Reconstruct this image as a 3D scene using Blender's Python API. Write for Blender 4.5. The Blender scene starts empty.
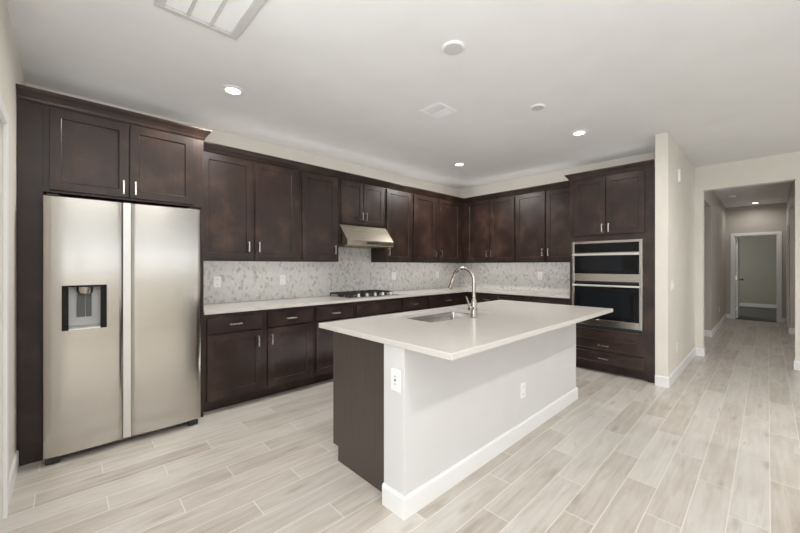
import bpy, bmesh, math, random
from mathutils import Vector, Matrix
random.seed(7)
S = bpy.context.scene
COL = S.collection

# ------------------------------------------------------------------ camera
cam_d = bpy.data.cameras.new('camera')
cam_d.sensor_width = 36.0
cam_d.lens = 348.785 * 36.0 / 800.0
cam_d.shift_x = 0.0002
cam_d.shift_y = -0.00137
cam_d.clip_start = 0.02
cam = bpy.data.objects.new('camera', cam_d)
COL.objects.link(cam)
cam.location = (-5.34, -3.997, 1.313)
cam.rotation_euler = (math.radians(90), 0, math.radians(46.529 - 90))
S.camera = cam

# ------------------------------------------------------------------ world, light, exposure
S.view_settings.view_transform = 'Standard'
S.view_settings.look = 'None'
S.view_settings.gamma = 1.0
S.view_settings.use_curve_mapping = False
S.view_settings.exposure = 0.50

W = bpy.data.worlds.new('daylight')
S.world = W
W.use_nodes = True
bg = W.node_tree.nodes['Background']
bg.inputs['Color'].default_value = (0.86, 0.93, 1.0, 1)
bg.inputs['Strength'].default_value = 1.2


def area(name, loc, rot, sx, sy, energy, color):
    l = bpy.data.lights.new(name, 'AREA')
    l.shape = 'RECTANGLE'
    l.size, l.size_y = sx, sy
    l.energy = energy
    l.color = color
    o = bpy.data.objects.new(name, l)
    COL.objects.link(o)
    o.location = loc
    o.rotation_euler = rot
    return o


R90 = math.radians(90)
# daylight just outside the windows of the great room behind the camera
for wx in (-6.90, -3.85, -0.80):
    area('daylight_back_window', (wx, -6.74, 1.43), (R90, 0, 0), 2.8, 0.38, 3.2, (0.94, 0.97, 1.0))
area('daylight_patio_door', (-8.80, -4.6, 1.2), (R90, 0, -R90), 2.7, 2.3, 56, (0.97, 0.985, 1.0))
# unseen fill lamps added behind and beside the camera, brightening the room off the ceiling
area('ceiling_bounce_fill', (-5.0, -5.2, 1.80), (math.radians(180), 0, 0), 2.4, 1.6, 34, (0.96, 0.98, 1.0))
area('ceiling_bounce_fill_left', (-5.6, -3.4, 1.80), (math.radians(180), 0, 0), 0.3, 0.3, 24, (0.96, 0.98, 1.0))
# added fill hidden low in the aisle behind the island, lifting the kitchen ceiling
area('aisle_fill', (-3.0, -1.25, 0.25), (math.radians(180), 0, 0), 1.8, 0.5, 4, (0.98, 0.985, 1.0))
# warm unseen fills added over the cabinets, behind the crown, to lighten the soffit
for nm, cx_, cy_, w_, d_, p_ in (('soffit_fill', -2.45, -0.20, 4.0, 0.08, 1.9), ('soffit_fill', -0.20, -1.25, 0.08, 1.8, 0.85),
                                 ('soffit_fill', -5.03, -0.40, 0.9, 0.10, 0.35), ('soffit_fill', -0.40, -2.69, 0.10, 0.75, 0.4)):
    area(nm, (cx_, cy_, 2.43), (math.radians(180), 0, 0), w_, d_, p_, (1.0, 0.96, 0.91))
# slim fills added below the wall cabinets to brighten the backsplash, not real fixtures
area('backsplash_fill', (-3.70, -0.28, 1.353), (math.radians(50), 0, 0), 1.5, 0.03, 0.85, (1.0, 0.98, 0.95))
area('backsplash_fill', (-1.25, -0.28, 1.353), (math.radians(50), 0, 0), 1.7, 0.03, 0.85, (1.0, 0.98, 0.95))
area('backsplash_fill', (-0.28, -1.25, 1.353), (math.radians(50), 0, -R90), 1.8, 0.03, 0.85, (1.0, 0.98, 0.95))
# assumed daylight of the bedroom at the hall's end; unseen fill added in the corridor
area('daylight_bedroom', (8.6, -2.0, 1.5), (-R90, 0, 0), 1.4, 1.2, 15, (0.97, 1.0, 0.96))
area('corridor_fill', (2.3, -5.85, 1.5), (R90, 0, 0), 1.2, 1.6, 14, (1.0, 0.97, 0.93))

# ------------------------------------------------------------------ node materials
M = {}


def new_mat(name, rough=0.5, metal=0.0, color=(0.8, 0.8, 0.8), spec=0.5):
    m = bpy.data.materials.new(name)
    m.use_nodes = True
    b = m.node_tree.nodes['Principled BSDF']
    b.inputs['Base Color'].default_value = (*color, 1)
    b.inputs['Roughness'].default_value = rough
    b.inputs['Metallic'].default_value = metal
    b.inputs['Specular IOR Level'].default_value = spec
    M[name] = m
    return m, m.node_tree, b


def N(t, kind, **kw):
    n = t.nodes.new(kind)
    for k, v in kw.items():
        setattr(n, k, v)
    return n


def L(t, a, b):
    t.links.new(a, b)


def mapped(t, scale, src='Object'):
    tc = N(t, 'ShaderNodeTexCoord')
    mp = N(t, 'ShaderNodeMapping')
    mp.inputs['Scale'].default_value = scale
    L(t, tc.outputs[src], mp.inputs['Vector'])
    return mp.outputs['Vector']


def noise(t, vec, scale, detail=3, rough=0.5):
    n = N(t, 'ShaderNodeTexNoise')
    n.inputs['Scale'].default_value = scale
    n.inputs['Detail'].default_value = detail
    n.inputs['Roughness'].default_value = rough
    L(t, vec, n.inputs['Vector'])
    return n.outputs['Fac']


def ramp(t, fac, stops):
    r = N(t, 'ShaderNodeValToRGB')
    els = r.color_ramp.elements
    while len(els) < len(stops):
        els.new(0.5)
    for e, (p, c) in zip(els, stops):
        e.position = p
        e.color = (*c, 1)
    L(t, fac, r.inputs['Fac'])
    return r.outputs['Color']


def math_n(t, op, a, b=None):
    n = N(t, 'ShaderNodeMath', operation=op)
    for i, v in enumerate((a, b)):
        if v is None:
            continue
        if isinstance(v, (int, float)):
            n.inputs[i].default_value = v
        else:
            L(t, v, n.inputs[i])
    return n.outputs[0]


def bump(t, b, height, strength=0.1, dist=0.01):
    n = N(t, 'ShaderNodeBump')
    n.inputs['Strength'].default_value = strength
    n.inputs['Distance'].default_value = dist
    L(t, height, n.inputs['Height'])
    L(t, n.outputs['Normal'], b.inputs['Normal'])


def painted(name, color, rough=0.6, var=0.02, spec=0.3, tex=0.03):
    m, t, b = new_mat(name, rough, 0, color, spec)
    f = noise(t, mapped(t, (1, 1, 1)), 3.0, 3)
    lo = tuple(c * (1 - var) for c in color)
    hi = tuple(min(1, c * (1 + var)) for c in color)
    L(t, ramp(t, f, [(0.3, lo), (0.7, hi)]), b.inputs['Base Color'])
    if tex:
        bump(t, b, noise(t, mapped(t, (1, 1, 1)), 90.0, 3), tex, 0.004)
    return m


painted('wall_paint', (0.77, 0.735, 0.67), 0.6)
painted('ceiling_paint', (0.83, 0.833, 0.83), 0.8)
painted('island_paint', (0.68, 0.675, 0.665), 0.55)
painted('trim_white', (0.84, 0.84, 0.83), 0.4, 0.01, 0.5, 0)
painted('plate_white', (0.90, 0.90, 0.885), 0.35, 0.005, 0.5, 0)
painted('vent_white', (0.90, 0.90, 0.90), 0.5, 0.005, 0.4, 0)
painted('vent_frame_grey', (0.62, 0.615, 0.60), 0.5, 0.01, 0.4, 0)
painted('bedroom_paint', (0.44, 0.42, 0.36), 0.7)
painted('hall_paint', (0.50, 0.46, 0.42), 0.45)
painted('slot_black', (0.02, 0.02, 0.02), 0.5, 0.05, 0.3, 0)
painted('cast_iron', (0.02, 0.02, 0.021), 0.45, 0.1, 0.5, 0.05)
painted('black_plastic', (0.018, 0.018, 0.02), 0.35, 0.05, 0.5, 0)
painted('grey_plastic', (0.55, 0.55, 0.55), 0.35, 0.02, 0.5, 0)
painted('dark_grey_gloss', (0.10, 0.105, 0.115), 0.2, 0.05, 0.5, 0)
painted('kick_grey', (0.30, 0.29, 0.28), 0.5, 0.03, 0.4, 0)


def wood(name, dark, mid, light, rough, grain):
    m, t, b = new_mat(name, rough, 0, mid, 0.5)
    mott = noise(t, mapped(t, (1, 1, 1)), 5.0, 4, 0.55)
    gr = noise(t, mapped(t, (60, 60, 3.0)), 1.0, 4, 0.6)
    mixf = math_n(t, 'ADD', math_n(t, 'MULTIPLY', mott, 1 - grain), math_n(t, 'MULTIPLY', gr, grain))
    L(t, ramp(t, mixf, [(0.32, dark), (0.52, mid), (0.70, light)]), b.inputs['Base Color'])
    L(t, ramp(t, mott, [(0.2, (rough * 0.85,) * 3), (0.8, (min(1, rough * 1.2),) * 3)]), b.inputs['Roughness'])
    bump(t, b, gr, 0.03, 0.002)


wood('espresso_wood', (0.016, 0.0080, 0.0060), (0.030, 0.0150, 0.0112), (0.066, 0.036, 0.024), 0.36, 0.15)
wood('espresso_panel', (0.060, 0.044, 0.038), (0.070, 0.052, 0.045), (0.082, 0.060, 0.052), 0.42, 0.6)


def metal(name, color, rough, brush=(1, 1, 200), amt=0.03, bstr=0.01):
    m, t, b = new_mat(name, rough, 1.0, color, 0.5)
    f = noise(t, mapped(t, brush), 1.0, 3)
    L(t, ramp(t, f, [(0.25, (rough - amt,) * 3), (0.75, (rough + amt,) * 3)]), b.inputs['Roughness'])
    bump(t, b, f, bstr, 0.001)
    return m


metal('stainless', (0.545, 0.52, 0.48), 0.20, (2, 2, 260))
metal('stainless_bright', (0.82, 0.81, 0.79), 0.38, (2, 2, 200))
metal('sink_steel', (0.48, 0.46, 0.44), 0.22, (120, 2, 2))
metal('hood_steel', (0.52, 0.47, 0.40), 0.26, (2, 200, 200))
metal('brushed_nickel', (0.46, 0.43, 0.385), 0.27, (40, 40, 40), 0.02)
metal('pull_nickel', (0.74, 0.71, 0.66), 0.28, (40, 40, 40), 0.02)


def glassy(name, color, rough):
    m, t, b = new_mat(name, rough, 0, color, 0.22)
    f = noise(t, mapped(t, (1, 1, 1)), 4.0, 2)
    L(t, ramp(t, f, [(0.2, tuple(c * 0.8 for c in color)), (0.8, color)]), b.inputs['Base Color'])


glassy('black_glass', (0.008, 0.008, 0.009), 0.05)
glassy('oven_window', (0.012, 0.014, 0.017), 0.08)

# quartz worktop
m, t, b = new_mat('quartz', 0.16, 0, (0.62, 0.59, 0.55), 0.5)
f = noise(t, mapped(t, (1, 1, 1)), 260.0, 2, 0.6)
L(t, ramp(t, f, [(0.3, (0.58, 0.55, 0.51)), (0.6, (0.66, 0.63, 0.59)), (0.75, (0.70, 0.68, 0.64))]), b.inputs['Base Color'])

# leaf mosaic backsplash
m, t, b = new_mat('mosaic', 0.3, 0, (0.7, 0.68, 0.64), 0.5)
tc = N(t, 'ShaderNodeTexCoord')
sx = N(t, 'ShaderNodeSeparateXYZ')
L(t, tc.outputs['Object'], sx.inputs[0])
cb = N(t, 'ShaderNodeCombineXYZ')
L(t, math_n(t, 'MULTIPLY', math_n(t, 'SUBTRACT', sx.outputs['X'], sx.outputs['Y']), 42.0), cb.inputs['X'])
L(t, math_n(t, 'MULTIPLY', sx.outputs['Z'], 24.0), cb.inputs['Y'])
v1 = N(t, 'ShaderNodeTexVoronoi', voronoi_dimensions='2D')
v1.inputs['Scale'].default_value = 1.0
L(t, cb.outputs[0], v1.inputs['Vector'])
v2 = N(t, 'ShaderNodeTexVoronoi', voronoi_dimensions='2D', feature='DISTANCE_TO_EDGE')
v2.inputs['Scale'].default_value = 1.0
L(t, cb.outputs[0], v2.inputs['Vector'])
sc = N(t, 'ShaderNodeSeparateColor')
L(t, v1.outputs['Color'], sc.inputs[0])
tile = ramp(t, sc.outputs[0], [(0.0, (0.44, 0.43, 0.41)), (0.14, (0.56, 0.548, 0.52)), (0.30, (0.67, 0.655, 0.625)), (1.0, (0.735, 0.725, 0.695))])
mx = N(t, 'ShaderNodeMix', data_type='RGBA')
L(t, ramp(t, v2.outputs['Distance'], [(0.03, (0, 0, 0)), (0.09, (1, 1, 1))]), mx.inputs['Factor'])
mx.inputs[6].default_value = (0.67, 0.655, 0.625, 1)
L(t, tile, mx.inputs[7])
L(t, mx.outputs[2], b.inputs['Base Color'])
bump(t, b, ramp(t, v2.outputs['Distance'], [(0.0, (0, 0, 0)), (0.1, (1, 1, 1))]), 0.15, 0.002)

# wood-look plank tile floor
m, t, b = new_mat('plank_tile', 0.3, 0, (0.6, 0.55, 0.5), 0.45)
tc = N(t, 'ShaderNodeTexCoord')
sx = N(t, 'ShaderNodeSeparateXYZ')
L(t, tc.outputs['Object'], sx.inputs[0])
PW, PL = 0.1525, 0.885
ry = math_n(t, 'DIVIDE', math_n(t, 'ADD', sx.outputs['Y'], 4.006 + 0.1525 * 200), PW)
row = math_n(t, 'FLOOR', ry)
# row 200 holds y in -4.006..-3.853, joint at x = -1.94; each row up is shifted by +0.295
xs = math_n(t, 'SUBTRACT', math_n(t, 'ADD', sx.outputs['X'], 1.94 + PL * 400 + 0.295 * 200), math_n(t, 'MULTIPLY', row, 0.295))
rx = math_n(t, 'DIVIDE', xs, PL)
col = math_n(t, 'FLOOR', rx)
fy = math_n(t, 'FRACT', ry)
fx = math_n(t, 'FRACT', rx)
ey = math_n(t, 'MULTIPLY', math_n(t, 'MINIMUM', fy, math_n(t, 'SUBTRACT', 1.0, fy)), PW)
ex = math_n(t, 'MULTIPLY', math_n(t, 'MINIMUM', fx, math_n(t, 'SUBTRACT', 1.0, fx)), PL)
edge = math_n(t, 'MINIMUM', ex, ey)
cid = N(t, 'ShaderNodeCombineXYZ')
L(t, row, cid.inputs['X'])
L(t, col, cid.inputs['Y'])
wn = N(t, 'ShaderNodeTexWhiteNoise', noise_dimensions='2D')
L(t, cid.outputs[0], wn.inputs['Vector'])
# grain, offset per plank
gv = N(t, 'ShaderNodeCombineXYZ')
L(t, math_n(t, 'ADD', math_n(t, 'MULTIPLY', sx.outputs['X'], 2.2), math_n(t, 'MULTIPLY', wn.outputs['Value'], 90)), gv.inputs['X'])
L(t, math_n(t, 'ADD', math_n(t, 'MULTIPLY', sx.outputs['Y'], 26), math_n(t, 'MULTIPLY', wn.outputs['Value'], 37)), gv.inputs['Y'])
g1 = N(t, 'ShaderNodeTexNoise')
g1.inputs['Scale'].default_value = 1.0
g1.inputs['Detail'].default_value = 6
g1.inputs['Roughness'].default_value = 0.62
g1.inputs['Distortion'].default_value = 0.8
L(t, gv.outputs[0], g1.inputs['Vector'])
gv2 = N(t, 'ShaderNodeCombineXYZ')
L(t, math_n(t, 'ADD', math_n(t, 'MULTIPLY', sx.outputs['X'], 3.0), math_n(t, 'MULTIPLY', wn.outputs['Value'], 51)), gv2.inputs['X'])
L(t, math_n(t, 'ADD', math_n(t, 'MULTIPLY', sx.outputs['Y'], 8.0), math_n(t, 'MULTIPLY', wn.outputs['Value'], 77)), gv2.inputs['Y'])
g2 = N(t, 'ShaderNodeTexNoise')
g2.inputs['Scale'].default_value = 1.0
g2.inputs['Detail'].default_value = 3
L(t, gv2.outputs[0], g2.inputs['Vector'])
comb = math_n(t, 'ADD', math_n(t, 'ADD', math_n(t, 'MULTIPLY', g1.outputs['Fac'], 0.50), math_n(t, 'MULTIPLY', g2.outputs['Fac'], 0.30)), math_n(t, 'MULTIPLY', wn.outputs['Value'], 0.20))
plank = ramp(t, comb, [(0.26, (0.37, 0.315, 0.265)), (0.42, (0.51, 0.462, 0.41)), (0.56, (0.60, 0.56, 0.515)), (0.70, (0.66, 0.625, 0.58))])
# knots
vk = N(t, 'ShaderNodeTexVoronoi', voronoi_dimensions='2D')
vk.inputs['Scale'].default_value = 1.0
kv = N(t, 'ShaderNodeCombineXYZ')
L(t, math_n(t, 'MULTIPLY', sx.outputs['X'], 1.1), kv.inputs['X'])
L(t, math_n(t, 'MULTIPLY', sx.outputs['Y'], 4.2), kv.inputs['Y'])
L(t, kv.outputs[0], vk.inputs['Vector'])
kn = ramp(t, vk.outputs['Distance'], [(0.02, (0.5, 0.43, 0.37)), (0.10, (1, 1, 1))])
mk = N(t, 'ShaderNodeMix', data_type='RGBA', blend_type='MULTIPLY')
mk.inputs['Factor'].default_value = 0.4
L(t, plank, mk.inputs[6])
L(t, kn, mk.inputs[7])
mx = N(t, 'ShaderNodeMix', data_type='RGBA')
L(t, ramp(t, edge, [(0.0024, (0, 0, 0)), (0.0036, (1, 1, 1))]), mx.inputs['Factor'])
mx.inputs[6].default_value = (0.78, 0.745, 0.69, 1)
L(t, mk.outputs[2], mx.inputs[7])
L(t, mx.outputs[2], b.inputs['Base Color'])
L(t, ramp(t, g1.outputs['Fac'], [(0.3, (0.36,) * 3), (0.7, (0.27,) * 3)]), b.inputs['Roughness'])
bump(t, b, ramp(t, edge, [(0.0, (0, 0, 0)), (0.004, (1, 1, 1))]), 0.25, 0.002)

# carpet
m, t, b = new_mat('carpet', 0.95, 0, (0.16, 0.15, 0.14), 0.1)
f = noise(t, mapped(t, (1, 1, 1)), 140.0, 3)
L(t, ramp(t, f, [(0.3, (0.12, 0.11, 0.10)), (0.7, (0.22, 0.21, 0.195))]), b.inputs['Base Color'])


def lamp_mat(name, color, strength):
    m, t, b = new_mat(name, 0.4, 0, (0.9, 0.9, 0.9), 0.3)
    b.inputs['Emission Color'].default_value = (*color, 1)
    b.inputs['Emission Strength'].default_value = strength
    return m


lamp_mat('lamp_lens', (1.0, 0.93, 0.80), 6.0)
lamp_mat('hood_lamp', (1.0, 0.9, 0.75), 0.5)
m, t, b = new_mat('window_glass', 0.0, 0, (1, 1, 1), 0.5)
b.inputs['Transmission Weight'].default_value = 1.0
b.inputs['IOR'].default_value = 1.05


# ------------------------------------------------------------------ mesh helpers
def FA(s, d, z):      # along the back wall: s = x, d = distance out of the wall
    return (s, -d, z)


def FB(s, d, z):      # along the right wall: s = distance from the corner
    return (-d, -s, z)


def FI(s, d, z):      # world frame
    return (s, d, z)


class MB:
    def __init__(self, frame=FI):
        self.bm = bmesh.new()
        self.f = frame

    def v(self, p):
        return self.bm.verts.new(self.f(*p))

    def face(self, vs):
        try:
            return self.bm.faces.new(vs)
        except ValueError:
            return None

    def box(self, a0, a1, b0, b1, c0, c1, bev=0.0):
        vs = [self.v((a, b, c)) for a in (a0, a1) for b in (b0, b1) for c in (c0, c1)]
        fs = [self.face([vs[i] for i in q]) for q in ((0, 1, 3, 2), (4, 6, 7, 5), (0, 4, 5, 1), (2, 3, 7, 6), (0, 2, 6, 4), (1, 5, 7, 3))]
        if bev:
            bmesh.ops.recalc_face_normals(self.bm, faces=fs)
            es = list({e for f in fs for e in f.edges})
            bmesh.ops.bevel(self.bm, geom=es, offset=bev, segments=2, profile=0.6, affect='EDGES', clamp_overlap=True)
        return self

    def loft(self, loops, cap0=True, cap1=True):
        prev = None
        first = None
        for lp in loops:
            vs = [self.v(p) for p in lp]
            if prev:
                n = len(vs)
                for i in range(n):
                    self.face([prev[i], prev[(i + 1) % n], vs[(i + 1) % n], vs[i]])
            else:
                first = vs
            prev = vs
        if cap0:
            self.face(first)
        if cap1:
            self.face(prev)
        return self

    def panel(self, s0, s1, z0, z1, rings):
        """rings of (inset, depth): a rectangular front built outwards"""
        self.loft([[(s0 + i, d, z0 + i), (s1 - i, d, z0 + i), (s1 - i, d, z1 - i), (s0 + i, d, z1 - i)] for i, d in rings])
        return self

    def lathe(self, c, prof, seg=28, axis='z', cap0=True, cap1=True):
        loops = []
        for r, h in prof:
            lp = []
            for k in range(seg):
                a = 2 * math.pi * k / seg
                u, w = r * math.cos(a), r * math.sin(a)
                if axis == 'z':
                    p = (c[0] + u, c[1] + w, c[2] + h)
                elif axis == 'y':
                    p = (c[0] + u, c[1] + h, c[2] + w)
                else:
                    p = (c[0] + h, c[1] + u, c[2] + w)
                lp.append(p)
            loops.append(lp)
        return self.loft(loops, cap0, cap1)

    def tube(self, pts, radii, seg=14):
        pts = [Vector(p) for p in pts]
        if not isinstance(radii, (list, tuple)):
            radii = [radii] * len(pts)
        loops = []
        up = None
        for i, p in enumerate(pts):
            tg = (pts[min(i + 1, len(pts) - 1)] - pts[max(i - 1, 0)]).normalized()
            if up is None:
                up = Vector((0, 0, 1)) if abs(tg.z) < 0.9 else Vector((1, 0, 0))
            side = tg.cross(up).normalized()
            up = side.cross(tg).normalized()
            loops.append([tuple(p + (side * math.cos(2 * math.pi * k / seg) + up * math.sin(2 * math.pi * k / seg)) * radii[i]) for k in range(seg)])
        return self.loft(loops)

    def prism(self, prof, a0, a1):
        """profile of (d, z) points swept along s"""
        return self.loft([[(a, d, z) for d, z in prof] for a in (a0, a1)])

    def sweep(self, prof, path):
        """profile of (out, z) swept along a 2-D path with mitred corners, out is to the right of travel"""
        loops = []
        n = len(path)
        for i in range(n):
            p = Vector(path[i])
            d0 = (p - Vector(path[i - 1])).normalized() if i > 0 else None
            d1 = (Vector(path[i + 1]) - p).normalized() if i < n - 1 else None
            n0 = Vector((d0.y, -d0.x)) if d0 else None
            n1 = Vector((d1.y, -d1.x)) if d1 else None
            if n0 and n1:
                mm = (n0 + n1)
                mm = mm / mm.dot(n0)
            else:
                mm = n0 or n1
            loops.append([(p.x + mm.x * o, p.y + mm.y * o, z) for o, z in prof])
        return self.loft(loops)

    def build(self, name, mat, parent=None, smooth=False):
        bmesh.ops.recalc_face_normals(self.bm, faces=self.bm.faces[:])
        if parent is not None:
            off = Vector((0, 0, 0))
            q = parent
            while q:
                off += q.location
                q = q.parent
            bmesh.ops.translate(self.bm, verts=self.bm.verts[:], vec=-off)
        me = bpy.data.meshes.new(name)
        self.bm.to_mesh(me)
        self.bm.free()
        me.materials.append(M[mat])
        if smooth:
            for p in me.polygons:
                p.use_smooth = True
            try:
                me.set_sharp_from_angle(angle=math.radians(35))
            except Exception:
                pass
        o = bpy.data.objects.new(name, me)
        COL.objects.link(o)
        if parent is not None:
            o.parent = parent
        return o


def thing(name, label, cat, loc=(0, 0, 0), group=None):
    o = bpy.data.objects.new(name, None)
    COL.objects.link(o)
    o.location = loc
    o.empty_display_size = 0.1
    o['label'] = label
    o['category'] = cat
    if group:
        o['group'] = group
    return o


def tag(o, label, cat, group=None):
    o['label'] = label
    o['category'] = cat
    if group:
        o['group'] = group
    return o


def struct(o):
    o['kind'] = 'structure'
    return o


def dup(root, loc, label, group=None):
    r = root.copy()
    COL.objects.link(r)
    r.location = loc
    r['label'] = label
    if group:
        r['group'] = group
    for ch in list(root.children):
        c = ch.copy()
        COL.objects.link(c)
        c.parent = r
        for g in list(ch.children):
            e = g.copy()
            COL.objects.link(e)
            e.parent = c
    return r


# ------------------------------------------------------------------ the setting
H = 2.743
XC = -5.59
YD = -6.6
XH = 1.30          # wall with the hall opening
XB = 6.50          # end wall of the hall
mb = MB()
mb.box(-8.8, 6.46, -7.0, 0.1, -0.1, 0.0)
mb.box(6.46, 10.4, -7.0, 0.1, -0.1, -0.012)
struct(mb.build('floor', 'plank_tile'))
struct(MB().box(6.561, 10.29, -4.989, -1.961, -0.0115, 0.004).build('floor_bedroom', 'carpet'))
struct(MB().box(-8.8, 10.4, -7.0, 0.1, H, H + 0.1).build('ceiling', 'ceiling_paint'))
struct(MB().box(-5.75, 0.1, 0.0, 0.1, 0, H).build('wall_back', 'wall_paint'))
struct(MB().box(0.0, 0.1, -3.146, 0.0, 0, H).build('wall_right', 'wall_paint'))
struct(MB().box(-0.677, XH, -3.26, -3.146, 0, H, 0.004).build('wall_partition', 'wall_paint'))
# left wall: door by the refrigerator, patio door behind the camera
mb = MB()
for a in ((-0.0, -1.285, 0, H), (-1.285, -2.11, 2.045, H), (-2.11, -2.45, 0, H)):
    mb.box(XC - 0.12, XC, a[1], a[0], a[2], a[3])
mb.box(-8.72, XC - 0.12, -2.45, -2.33, 0, H)
struct(mb.build('wall_left', 'wall_paint'))
mb = MB()
mb.box(-8.72, -8.60, -3.2, -2.45, 0, H)
mb.box(-8.72, -8.60, -6.0, -3.2, 2.36, H)
mb.box(-8.72, -8.60, -6.6, -6.0, 0, H)
struct(mb.build('wall_far_left', 'wall_paint'))
# wall with the hall opening
mb = MB()
mb.box(XH, XH + 0.13, -3.355, -3.146, 0, H)
mb.box(XH, XH + 0.13, -4.235, -3.355, 2.40, H)
mb.box(XH, XH + 0.13, YD, -4.235, 0, H)
struct(mb.build('wall_hall', 'wall_paint'))
# wall behind the camera with two windows
mb = MB()
WIN = [(-8.40, -5.40), (-5.35, -2.35), (-2.25, 0.75)]
WZ0, WZ1 = 1.22, 2.44
for a, c in ((-8.72, WIN[0][0]), (WIN[0][1], WIN[1][0]), (WIN[1][1], WIN[2][0]), (WIN[2][1], 1.43)):
    mb.box(a, c, YD - 0.12, YD, 0, H)
for a, c in WIN:
    mb.box(a, c, YD - 0.12, YD, 0, WZ0)
    mb.box(a, c, YD - 0.12, YD, WZ1, H)
struct(mb.build('wall_rear', 'wall_paint'))
for k, (a, c) in enumerate(WIN):
    mb = MB()
    xm = (a + c) / 2
    for x0, x1 in ((a, a + 0.05), (c - 0.05, c), (xm - 0.03, xm + 0.03)):
        mb.box(x0, x1, YD - 0.10, YD - 0.05, WZ0, WZ1)
    for z0 in (WZ0, WZ1 - 0.05):
        mb.box(a + 0.05, xm - 0.03, YD - 0.10, YD - 0.05, z0, z0 + 0.05)
        mb.box(xm + 0.03, c - 0.05, YD - 0.10, YD - 0.05, z0, z0 + 0.05)
    w = struct(mb.build('window_%d' % (k + 1), 'trim_white'))
    mb = MB()
    mb.box(a + 0.01, c - 0.01, YD - 0.045, YD - 0.005, WZ1 - 0.04, WZ1 - 0.002)
    z = 1.62
    while z < WZ1 - 0.05:
        mb.loft([[(x, YD - 0.045, z + 0.006), (x, YD - 0.043, z + 0.008), (x, YD - 0.007, z - 0.018), (x, YD - 0.009, z - 0.020)] for x in (a + 0.012, c - 0.012)])
        z += 0.03
    mb.build('window_blind', 'trim_white', w)
mb = MB()
for y0, y1 in ((-3.26, -3.2), (-4.63, -4.57), (-6.0, -5.94)):
    mb.box(-8.69, -8.63, y0, y1, 0, 2.36)
for y0, y1 in ((-4.57, -3.26), (-5.94, -4.63)):
    mb.box(-8.69, -8.63, y0, y1, 2.29, 2.36)
    mb.box(-8.69, -8.63, y0, y1, 0.0, 0.07)
struct(mb.build('door_4', 'trim_white'))

# hall walls
mb = MB()
mb.box(3.22, XB, -3.28, -3.16, 0, H)
mb.box(1.43, 3.22, -3.28, -3.16, 2.40, H)
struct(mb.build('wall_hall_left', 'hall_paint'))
mb = MB()
mb.box(4.70, 4.98, -4.41, -4.29, 0, H)
mb.box(5.74, XB, -4.41, -4.29, 0, H)
mb.box(4.98, 5.74, -4.41, -4.29, 2.04, H)
mb.box(1.43, 4.70, -4.41, -4.29, 2.40, H)
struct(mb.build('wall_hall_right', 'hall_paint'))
mb = MB()
mb.box(XB, XB + 0.12, -3.43, -3.16, 0, H)
mb.box(XB, XB + 0.12, -4.155, -3.43, 2.03, H)
mb.box(XB, XB + 0.12, -4.41, -4.155, 0, H)
struct(mb.build('wall_hall_end', 'hall_paint'))
mb = MB()
mb.box(1.30, 3.34, -1.6, -1.5, 0, H)
mb.box(3.22, 3.34, -3.16, -1.6, 0, H)
mb.box(1.30, 1.43, -3.146, -1.6, 0, H)
mb.box(1.43, 4.82, -6.0, -5.9, 0, H)
mb.box(4.70, 4.82, -5.9, -4.41, 0, H)
struct(mb.build('wall_side_corridors', 'hall_paint'))
mb = MB()
mb.box(10.3, 10.4, -5.1, -1.9, 0, H)
mb.box(6.62, 10.3, -1.95, -1.85, 0, H)
mb.box(6.62, 10.3, -5.1, -5.0, 0, H)
mb.box(6.5, 6.62, -3.16, -1.85, 0, H)
mb.box(6.5, 6.62, -5.1, -4.41, 0, H)
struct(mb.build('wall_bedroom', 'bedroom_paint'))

# baseboards
BH, BT = 0.115, 0.013


def base_profile():
    return [(0.0, 0.0005), (BT, 0.0005), (BT, BH - 0.012), (BT * 0.55, BH), (0.0, BH)]


def baseboard(name, path):
    return struct(MB().sweep(base_profile(), path).build(name, 'trim_white'))


baseboard('baseboard_left', [(XC, -1.222), (XC, -0.65)])
baseboard('baseboard_partition', [(-0.677, -3.147), (-0.677, -3.26), (XH - BT, -3.26)])
baseboard('baseboard_hall_opening', [(XH, -3.26 - BT), (XH, -3.355), (XH + 0.13, -3.355)])
baseboard('baseboard_hall_opening_right', [(XH + 0.13, -4.235), (XH, -4.235), (XH, YD)])
baseboard('baseboard_hall_left', [(3.22, -3.165), (3.22, -3.28), (XB - BT, -3.28)])
baseboard('baseboard_hall_end_left', [(XB, -3.28 - BT), (XB, -3.365)])
baseboard('baseboard_hall_end_right', [(XB, -4.22), (XB, -4.29 + BT)])
baseboard('baseboard_hall_right', [(4.90, -4.29), (4.70, -4.29), (4.70, -4.405)])
baseboard('baseboard_bedroom', [(10.3, -1.95), (10.3, -5.0)])


def casing(name, frame, s0, s1, ztop, w=0.065, th=0.018, d0=0.0):
    mb = MB(frame)
    prof = lambda a, c, z0, z1: mb.box(a, c, d0, d0 + th, z0, z1, 0.004)
    prof(s0 - w, s0, 0.001, ztop + w)
    prof(s1, s1 + w, 0.001, ztop + w)
    prof(s0 + 0.0005, s1 - 0.0005, ztop, ztop + w)
    return struct(mb.build(name, 'trim_white'))


def FC(s, d, z):       # left wall seen from the room
    return (XC + d, s, z)


casing('trim_1', FC, -2.11, -1.285, 2.045)
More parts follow.
